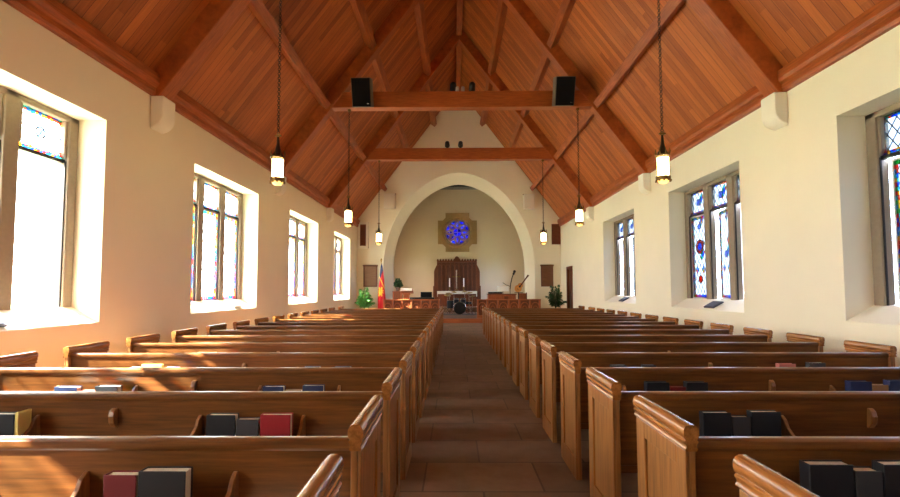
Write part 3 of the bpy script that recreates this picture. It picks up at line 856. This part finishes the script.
obj('base', MB().lathe([(.14,0),(.10,.08),(.05,.12)], n=10), M['brass'], c)
obj('cross_shaft', MB().box(-.035,.035,-.02,.02,.12,1.3), M['chrome'], c); obj('cross_arm', MB().box(-.25,.25,-.019,.019,.85,.92), M['brass'], c)

# ------------------------------------------------------------------ drum kit in front of the altar (one thing: its drums and stands)
t = thing('drum_kit', 'dark drum kit with cymbals at the top of the centre step', 'drum kit', (.05, 25.3, .19))
def drum(x, y, z, r, d, tilt, nm, ax):
    o = obj(nm, MB().lathe([(r,-d/2),(r,d/2)], n=24, axis=ax), M['drum'], t, smooth=True, loc=(x,y,z)); o.rotation_euler = (tilt,0,0)
    m = MB().ring({'y':(0,-d/2,0),'z':(0,0,d/2)}[ax], r, .014, 24, 6, ax); obj('hoop', m, M['chrome'], o, smooth=True)
    e = -d/2-.003 if ax == 'y' else d/2+.003
    obj('drum_head', MB().lathe([(r*.97,e-.002),(r*.97,e+.002)], n=24, axis=ax), M['skin'], o)
drum(0, 0, .34, .325, .42, 0, 'bass_drum', 'y')
drum(-.18, .02, .72, .15, .2, R(14), 'rack_tom', 'z'); drum(.18, .02, .72, .15, .2, R(14), 'rack_tom', 'z')
drum(-.48, .3, .52, .2, .4, 0, 'floor_tom', 'z'); drum(.46, .3, .6, .18, .14, 0, 'snare_drum', 'z')
for x, y, z, r in ((-.55,.15,1.10,.22),(.5,.1,1.14,.2),(.70,.45,.95,.17),(-.66,.55,1.0,.2),(-.3,-.1,1.18,.15),(.28,.5,1.2,.16)):
    st = obj('cymbal_stand', MB().tube([(x,y,0.25),(x,y,z)], .013, 6).tube([(x,y,.3),(x-.18,y-.1,0.01)], .01, 5).tube([(x,y,.3),(x+.18,y-.1,0.01)], .01, 5).tube([(x,y,.3),(x,y+.2,0.01)], .01, 5), M['chrome'], t)
    o = obj('cymbal', MB().lathe([(r,0),(.06,.03),(.03,.055),(.005,.06)], n=20), M['cymbal'], st, loc=(x,y,z)); o.rotation_euler = (R(12),R(8 if x<0 else -8),0)
obj('kick_legs', MB().tube([(-.25,-.1,.25),(-.36,-.22,0.01)], .012, 6).tube([(.25,-.1,.25),(.36,-.22,0.01)], .012, 6), M['chrome'], t)
tag(obj('drum_mat', MB().box(-.95, 1.0, 24.75, 26.2, .191, .197), plain('drum_rug', (84,70,62), .95)), 'dark rug under the drum kit', 'rug')
for o in [t]: o.location.z = .198

# ------------------------------------------------------------------ left side of the chancel
def lectern(x, y, h, label, matv, w=.5):
    t = thing('lectern', label, 'lectern', (x, y, .19))
    obj('base', MB().box(-.24,.24,-.2,.2,0,.08), matv, t, bevel=.01)
    obj('column', MB().box(-.13,.13,-.11,.11,.08,h-.12).box(-.17,.17,-.14,.14,h-.22,h-.12), matv, t, bevel=.008)
    o = obj('desk', MB().box(-w/2-.03,w/2+.03,-.25,.25,0,.035).box(-w/2-.03,w/2+.03,-.27,-.25,-.02,.03), matv, t, loc=(0,0,h-.05)); o.rotation_euler = (R(-24),0,0)
    c = obj('paper', MB().box(-w/2,w/2,-.262,.24,.036,.05).box(-w/2,w/2,-.285,-.271,-.10,.05), M['linen'], o)
    return t
lectern(-2.53, 23.0, 1.29, 'wooden lectern with a white cloth on its desk, left of the rail', M['orange_v'], .56)
t = thing('plant_stand', 'brown wooden stand under the dark leafy plant by the arch', 'stand', (-3.12, 24.2, .19))
obj('top', MB().box(-.24,.24,-.22,.22,1.20,1.25), M['walnut'], t)
obj('panel', MB().box(-.2,.2,-.18,.18,.08,1.2), M['walnut'], t)
for x in (-.2,.2):
    for y in (-.18,.18): obj('leg', MB().box(x-.03,x+.03,y-.03,y+.03,0,1.2), M['orange_v'], t)
def leafy(loc, label, n, H, rad, mat, potr, poth, name='potted_palm', nl=14, lw=.03, seed=1):
    t = thing(name, label, 'plant', loc)
    obj('pot', MB().lathe([(potr*.75,0),(potr,poth*.85),(potr*1.06,poth*.87),(potr*1.06,poth),(potr*.9,poth)], n=18), M['pot'], t, smooth=True)
    fr = MB(); st = MB(); rnd = random.Random(seed)
    clamp = lambda p: Vector((p.x*min(1, rad/max(1e-6, math.hypot(p.x, p.y))), p.y*min(1, rad/max(1e-6, math.hypot(p.x, p.y))), max(p.z, .05)))
    for i in range(n):
        a = 2*pi*i*.618 + rnd.uniform(-.2,.2); k = (i+.5)/n
        rr = rad*(.95-.75*k)*rnd.uniform(.8,1.05); h = H*(.35+.65*k)*rnd.uniform(.85,1.02)
        pts = []
        for j in range(9):
            q = j/8; r = rr*q**1.4; z = h*(1.25*q-.25*q**4-.12*(1-k)*q**3)*1.0
            pts.append(Vector((r*cos(a), r*sin(a), poth*.95+z)))
        st.tube(pts, .009, 4, .003)
        for j in range(2*nl):
            q = .25+.75*(j//2)/(nl-1); i0 = min(7, int(q*8)); f = q*8-i0
            p = pts[i0].lerp(pts[min(8,i0+1)], f); tng = (pts[min(8,i0+1)]-pts[i0]).normalized()
            sd = tng.cross(Vector((0,0,1)))
            if sd.length < .05: sd = Vector((cos(a+1.5), sin(a+1.5), 0))
            side = sd.normalized()*(1 if j % 2 else -1)
            ll = rad*.50*(1-.6*abs(q-.5)*1.4)
            d = (side*.85+tng*.35+Vector((cos(a),sin(a),0))*.35+Vector((0,0,-.35+rnd.uniform(-.2,.2)))).normalized()
            nn = tng*lw*.5
            mid = p+d*ll*.5+Vector((0,0,.015)); tip = p+d*ll+Vector((0,0,-.05))
            fr.add([clamp(v) for v in (p, mid+nn, tip, mid-nn)], [(0,1,2,3)])
    obj('stems', st, mat, t); obj('leaves', fr, mat, t)
    return t
leafy((-4.70, 23.6, .19), 'green potted palm in the left corner by the end wall', 17, 1.15, .54, M['leaf'], .2, .36, lw=.05)
leafy((4.66, 23.1, .19), 'green potted palm in the right corner beside the door', 15, 1.3, .54, M['leaf_d'], .2, .36, lw=.05, seed=5)
leafy((-3.10, 24.2, 1.441), 'dark leafy plant on a wooden stand against the arch', 20, .5, .27, M['leaf_d'], .12, .18, name='potted_plant', nl=8, lw=.08, seed=3)
# flag
t = thing('flag', 'draped red and blue flag with a gold sun on a gold tipped pole', 'flag', (-3.96, 24.15, .19))
obj('base', MB().lathe([(.17,0),(.16,.03),(.06,.07),(.03,.12)], n=18), M['gold'], t, smooth=True)
obj('pole', MB().lathe([(.016,.1),(.014,2.72)], n=8), M['gold'], t)
obj('finial', MB().lathe([(.015,2.70),(.035,2.73),(.02,2.77),(.05,2.83),(.01,2.93)], n=10), M['gold'], t, smooth=True)
prof = [(.02,2.66),(.045,2.5),(.08,2.2),(.11,1.8),(.14,1.3),(.165,.8),(.18,.38)]
vs = []; NN = 40
for r, z in prof:
    for k in range(NN):
        a = 2*pi*k/NN; rr = r*(1+.20*sin(6*a+z*1.5)+.08*sin(11*a-z))
        vs.append((rr*cos(a)+.02+.05*(2.6-z)*.25, rr*sin(a)*.55, z))
m = MB().add(vs, [(i*NN+k, i*NN+(k+1)%NN, (i+1)*NN+(k+1)%NN, (i+1)*NN+k) for i in range(len(prof)-1) for k in range(NN)])
obj('cloth', m, M['flag'], t, smooth=True)
# black digital piano and monitor
t = thing('keyboard_piano', 'black upright keyboard behind the left chancel rail', 'piano', (-1.86, 23.9, .19))
obj('body', MB().box(-.62,.62,-.2,.2,.78,.94), M['black'], t, bevel=.01)
for x in (-.58,.58): obj('leg', MB().box(x-.03,x+.03,-.18,.18,0,.78), M['black'], t)
obj('back_panel', MB().box(-.55,.55,.14,.17,.15,.66), M['black'], t); obj('keys', MB().box(-.55,.55,-.21,-.201,.80,.84), M['bk_white'], t)
t = thing('stage_monitor', 'black wedge stage monitor standing on the keyboard', 'loudspeaker', (-1.64, 23.9, 1.131))
obj('cabinet', MB().prism([(-.17,0),(.17,0),(.15,.27),(-.11,.27)], 'x', -.28, .28), M['black'], t, bevel=.01)
obj('grille', MB().prism([(-.185,.02),(-.172,.02),(-.118,.25),(-.131,.25)], 'x', -.25, .25), M['grille'], t)

# ------------------------------------------------------------------ right side of the chancel
t = thing('pulpit', 'panelled wooden pulpit box behind the right chancel rail', 'pulpit', (2.05, 22.75, .19))
m = MB().box(-.68, .62, -.3, .3, 0, 1.08)
obj('body', m, M['orange_v'], t)
for x0, x1 in ((-.68,-.38),(-.32,-.02),(.04,.30),(.36,.62)):
    obj('panel', MB().box(x0+.03,x1-.03,-.325,-.301,.15,1.0), M['walnut'] if x0 in (.04,) else M['orange_v'], t, bevel=.012)
obj('top_board', MB().box(-.72,.66,-.34,.34,1.081,1.12), M['walnut'], t, bevel=.008)
t = thing('keyboard', 'flat black keyboard lying on the pulpit top', 'keyboard', (1.72, 22.75, 1.311))
obj('case', MB().box(-.33,.33,-.16,.16,0,.09), M['black'], t, bevel=.01); obj('keys', MB().box(-.3,.3,-.165,-.06,.091,.10), M['bk_white'], t)
t = thing('music_stand', 'music stand with white sheets above the pulpit', 'music stand', (2.17, 23.5, .19))
obj('stem', MB().tube([(0,0,.03),(0,0,1.3)], .015, 8), M['iron'], t)
for k in range(3):
    a = 2*pi*k/3+.5; obj('leg', MB().tube([(0,0,.25),(.3*cos(a),.3*sin(a),.012)], .012, 6), M['iron'], t)
o = obj('desk', MB().box(-.27,.27,-.01,.01,-.09,.16), M['iron'], t, loc=(0,0,1.32)); o.rotation_euler = (R(-20),0,0)
obj('sheets', MB().box(-.28,.28,-.022,-.011,-.10,.17), M['bk_white'], o)
t = thing('microphone', 'black microphone on a boom stand pointing up beside the arch', 'microphone', (2.50, 23.3, .19))
obj('stand', MB().tube([(0,0,.02),(0,0,1.35)], .014, 8), M['black'], t)
obj('base', MB().lathe([(.15,0),(.14,.025),(.03,.04)], n=16), M['black'], t)
obj('boom', MB().tube([(0,0,1.35),(.03,0,1.6),(.10,0,1.9),(.18,0,2.1)], .022, 8).tube([(0,0,1.48),(-.2,0,1.55),(-.36,0,1.66)], .014, 6), M['black'], t)
obj('microphone_head', MB().ball((.22,0,2.2), .07).tube([(.16,0,2.05),(.21,0,2.18)], .05, 10), M['black'], t, smooth=True)
t = thing('guitar', 'orange acoustic guitar on a stand beside the right arch jamb', 'guitar', (3.02, 24.0, .19), R(10))
def gbody(y0, y1):
    pts = []
    for i in range(40):
        a = 2*pi*i/40; z = .26*sin(a); r = .19*(1+.0*z) * (1 - .28*math.exp(-((z-.06)/.07)**2)) * (.82 if z > .06 else 1.0)
        pts.append((r*cos(a)*(1.0), z))
    return MB().prism(pts, 'y', y0, y1)
g = obj('body', gbody(-.05,.05), M['spruce'], t, smooth=True, loc=(0,0,1.42)); g.rotation_euler = (0, R(38), 0)
obj('sound_hole', MB().lathe([(.05,-.056),(.05,-.0505)], (0,0,.06), 16, 'y'), M['black'], g)
obj('bridge', MB().box(-.06,.06,-.062,-.0505,-.12,-.10), M['walnut'], g)
nk = obj('neck', MB().box(-.028,.028,-.075,-.0505,.10,.66).box(-.04,.04,-.075,-.055,.66,.80), M['walnut'], g)
obj('stand', MB().tube([(0,.1,0.01),(0,.08,1.3)], .018, 6).tube([(-.18,-.12,.01),(0,.09,.5)], .014, 6).tube([(.18,-.12,.01),(0,.09,.5)], .014, 6).box(-.2,.2,-.07,.09,1.14,1.17), M['iron'], t)
t = thing('wooden_chair', 'tall wooden chair against the right arch jamb', 'chair', (3.28, 24.35, .19))
obj('seat', MB().box(-.23,.23,-.22,.22,.44,.48), M['walnut'], t)
obj('backrest', MB().box(-.21,.21,.19,.22,.62,1.12), M['orange_v'], t)
for x in (-.2,.2):
    obj('leg', MB().box(x-.025,x+.025,-.21,-.16,0,.44), M['walnut'], t); obj('leg', MB().box(x-.025,x+.025,.18,.23,0,1.16), M['walnut'], t)

# ------------------------------------------------------------------ on the end wall
def louver(x0, x1, z0, z1, frame, label, matf):
    t = thing('wall_grille', label, 'vent', ((x0+x1)/2, YE, z0)); h = (x1-x0)/2; H = z1-z0
    if frame:
        f = .13; m = MB().box(-h-f,h+f,-.12,-.001,-f,0).box(-h-f,h+f,-.12,-.001,H,H+f).box(-h-f,-h,-.12,-.001,0,H).box(h,h+f,-.12,-.001,0,H)
        obj('frame', m, M['white'], t, bevel=.01)
    m = MB().box(-h,h,-.04,-.001,0,H)
    n = 18
    for i in range(n): z = H*(i+.5)/n; m.prism([(-.075,z-.02),(-.04,z+.015),(-.04,z-.02)], 'x', -h+.03, h-.03)
    m.box(-h,-h+.04,-.085,-.04,0,H).box(h-.04,h,-.085,-.04,0,H).box(-h,h,-.085,-.04,0,.04).box(-h,h,-.085,-.04,H-.04,H)
    obj('slats', m, M['louver'], t)
louver(-5.17, -4.86, 3.81, 4.94, True, 'rust brown wall grille in a thick white frame, left of the arch', M['white'])
louver(4.88, 5.325, 3.86, 4.93, False, 'rust brown wall grille without a frame, right of the arch', None)
for x0, x1, z0, z1, sn in ((-3.90, -3.32, 5.76, 6.53, 'left'), (3.41, 3.96, 5.70, 6.47, 'right')):
    t = thing('wall_speaker', 'cream box loudspeaker high on the end wall %s of the arch' % sn, 'loudspeaker', ((x0+x1)/2, YE, z0), 0, 'cream wall loudspeakers'); h = (x1-x0)/2; H = z1-z0
    obj('cabinet', MB().box(-h,h,-.34,-.001,0,H), M['white'], t, bevel=.015)
    obj('grille', MB().box(-h+.04,h-.04,-.352,-.341,.04,H-.04), M['white'], t, bevel=.004)
    obj('mounting_strip', MB().box(-h-.03,h+.03,-.1,-.001,H+.001,H+.04), M['boardl'], t)
def noticeboard(x0, x1, z0, z1, mat, label, slats, cat):
    t = thing('notice_board' if not slats else 'hymn_board', label, cat, ((x0+x1)/2, YE, z0)); h = (x1-x0)/2; H = z1-z0
    obj('board', MB().box(-h,h,-.05,-.001,0,H), mat, t)
    m = MB().box(-h-.02,-h+.05,-.08,-.05,0,H).box(h-.05,h+.02,-.08,-.05,0,H).box(-h-.02,h+.02,-.08,-.05,0,.06).box(-h-.05,h+.05,-.09,-.05,H-.06,H+.02)
    obj('frame', m, M['boardw'], t, bevel=.006)
    if slats:
        for i in range(6):
            z = .12+i*(H-.2)/6; obj('number_ledge', MB().box(-h+.05,h-.05,-.075,-.05,z,z+.025), M['boardl'], t)
noticeboard(-4.96, -4.28, 1.66, 2.79, M['boardl'], 'pale wooden hymn board with ledges on the wall left of the flag', True, 'hymn board')
noticeboard(4.30, 4.90, 1.66, 2.78, M['boardw'], 'plain dark wooden board on the wall above the right palm', False, 'notice board')

# trays on the sloping sills
for s, y, lb, m_ in ((-1, 5.25, 'grey tray on the sill of the nearest left window', M['tray']), (1, 10.55, 'dark grey tray on the sill of the middle right window', M['tray']), (1, 16.1, 'dark grey tray on the sill of the farthest right window', M['tray']), (-1, 11.3, 'pale blue booklet on the sill of the second left window', M['bk_white'])):
    o = obj('sill_tray', MB().box(-.13,.13,-.2,.2,0,.025).box(-.11,.11,-.18,.18,.025,.035), m_)
    sx = W+.16; o.location = (s*sx, y, 1.06+.22*.16/.40+.016); o.rotation_euler = (0, -s*math.atan(.22/.40), 0)
    tag(o, lb, 'tray' if m_ is M['tray'] else 'booklet')

# ------------------------------------------------------------------ light
wd = bpy.data.worlds.new('sky'); SC.world = wd; wd.use_nodes = True
nt = wd.node_tree; bg = nt.nodes['Background']
tc = nt.nodes.new('ShaderNodeTexCoord'); sp = nt.nodes.new('ShaderNodeSeparateXYZ'); nt.links.new(tc.outputs['Generated'], sp.inputs[0])
mr = nt.nodes.new('ShaderNodeMapRange'); mr.inputs[1].default_value = -.7; mr.inputs[2].default_value = .7
nt.links.new(sp.outputs[0], mr.inputs[0])
mx = nt.nodes.new('ShaderNodeMix'); mx.data_type = 'RGBA'
SKYL, SKYR = (9.0,8.7,8.2), (8.4,10.8,16.5)
mx.inputs[6].default_value = (*SKYL,1); mx.inputs[7].default_value = (*SKYR,1)
nt.links.new(mr.outputs[0], mx.inputs[0]); nt.links.new(mx.outputs[2], bg.inputs['Color']); bg.inputs['Strength'].default_value = 1.0

def add_light(name, kind, loc, **kw):
    l = bpy.data.lights.new(name, kind)
    for k, v in kw.items(): setattr(l, k, v)
    o = bpy.data.objects.new(name, l); COL.objects.link(o); o.location = loc; return o
sun = add_light('sun', 'SUN', (-20, -4, 20), energy=44, angle=R(.6), color=(1,.93,.82))
sun.rotation_euler = Vector((1, .26, -.80)).to_track_quat('-Z', 'Y').to_euler()
# sky portals in the window openings (they only guide the sampling of the sky)
for s in (-1, 1):
    for y in (WINY if s < 0 else WINY[:4]):
        p = add_light('window_portal', 'AREA', (s*(W+ST+.02), y if y != WINY[1] else 4.8, 2.6), shape='RECTANGLE', size=2.7, size_y=3.0 if y != WINY[1] else 4.1)
        p.rotation_euler = Vector((-s, 0, 0)).to_track_quat('-Z', 'Z').to_euler(); p.data.cycles.is_portal = True
    p = add_light('window_portal', 'AREA', (s*(CHX+.42), 27.6, 2.5), shape='RECTANGLE', size=1.3, size_y=1.9)
    p.rotation_euler = Vector((-s, 0, 0)).to_track_quat('-Z', 'Z').to_euler(); p.data.cycles.is_portal = True

# ------------------------------------------------------------------ camera
f, pitch, yaw, sy = 474.7, .0545, -.0097, 15.05
cam = bpy.data.cameras.new('camera'); co = bpy.data.objects.new('camera', cam); COL.objects.link(co)
co.location = (-.2135, 0, 1.52)
co.rotation_euler = (Matrix.Rotation(-yaw, 3, 'Z') @ Matrix.Rotation(pi/2 + pitch, 3, 'X') @ Matrix.Rotation(-.0022, 3, 'Z')).to_euler()
cam.sensor_fit = 'HORIZONTAL'; cam.sensor_width = 36; cam.lens = f*36/900
cam.shift_y = sy/900
cam.clip_start = .05; cam.clip_end = 300
SC.camera = co
vs = SC.view_settings
vs.view_transform = 'Standard'; vs.look = 'None'; vs.gamma = 1; vs.use_curve_mapping = False
vs.exposure = 1.7
SC.cycles.max_bounces = 10; SC.cycles.diffuse_bounces = 6; SC.cycles.transparent_max_bounces = 12
SC.cycles.sample_clamp_indirect = 8
SC.cycles.use_denoising = True
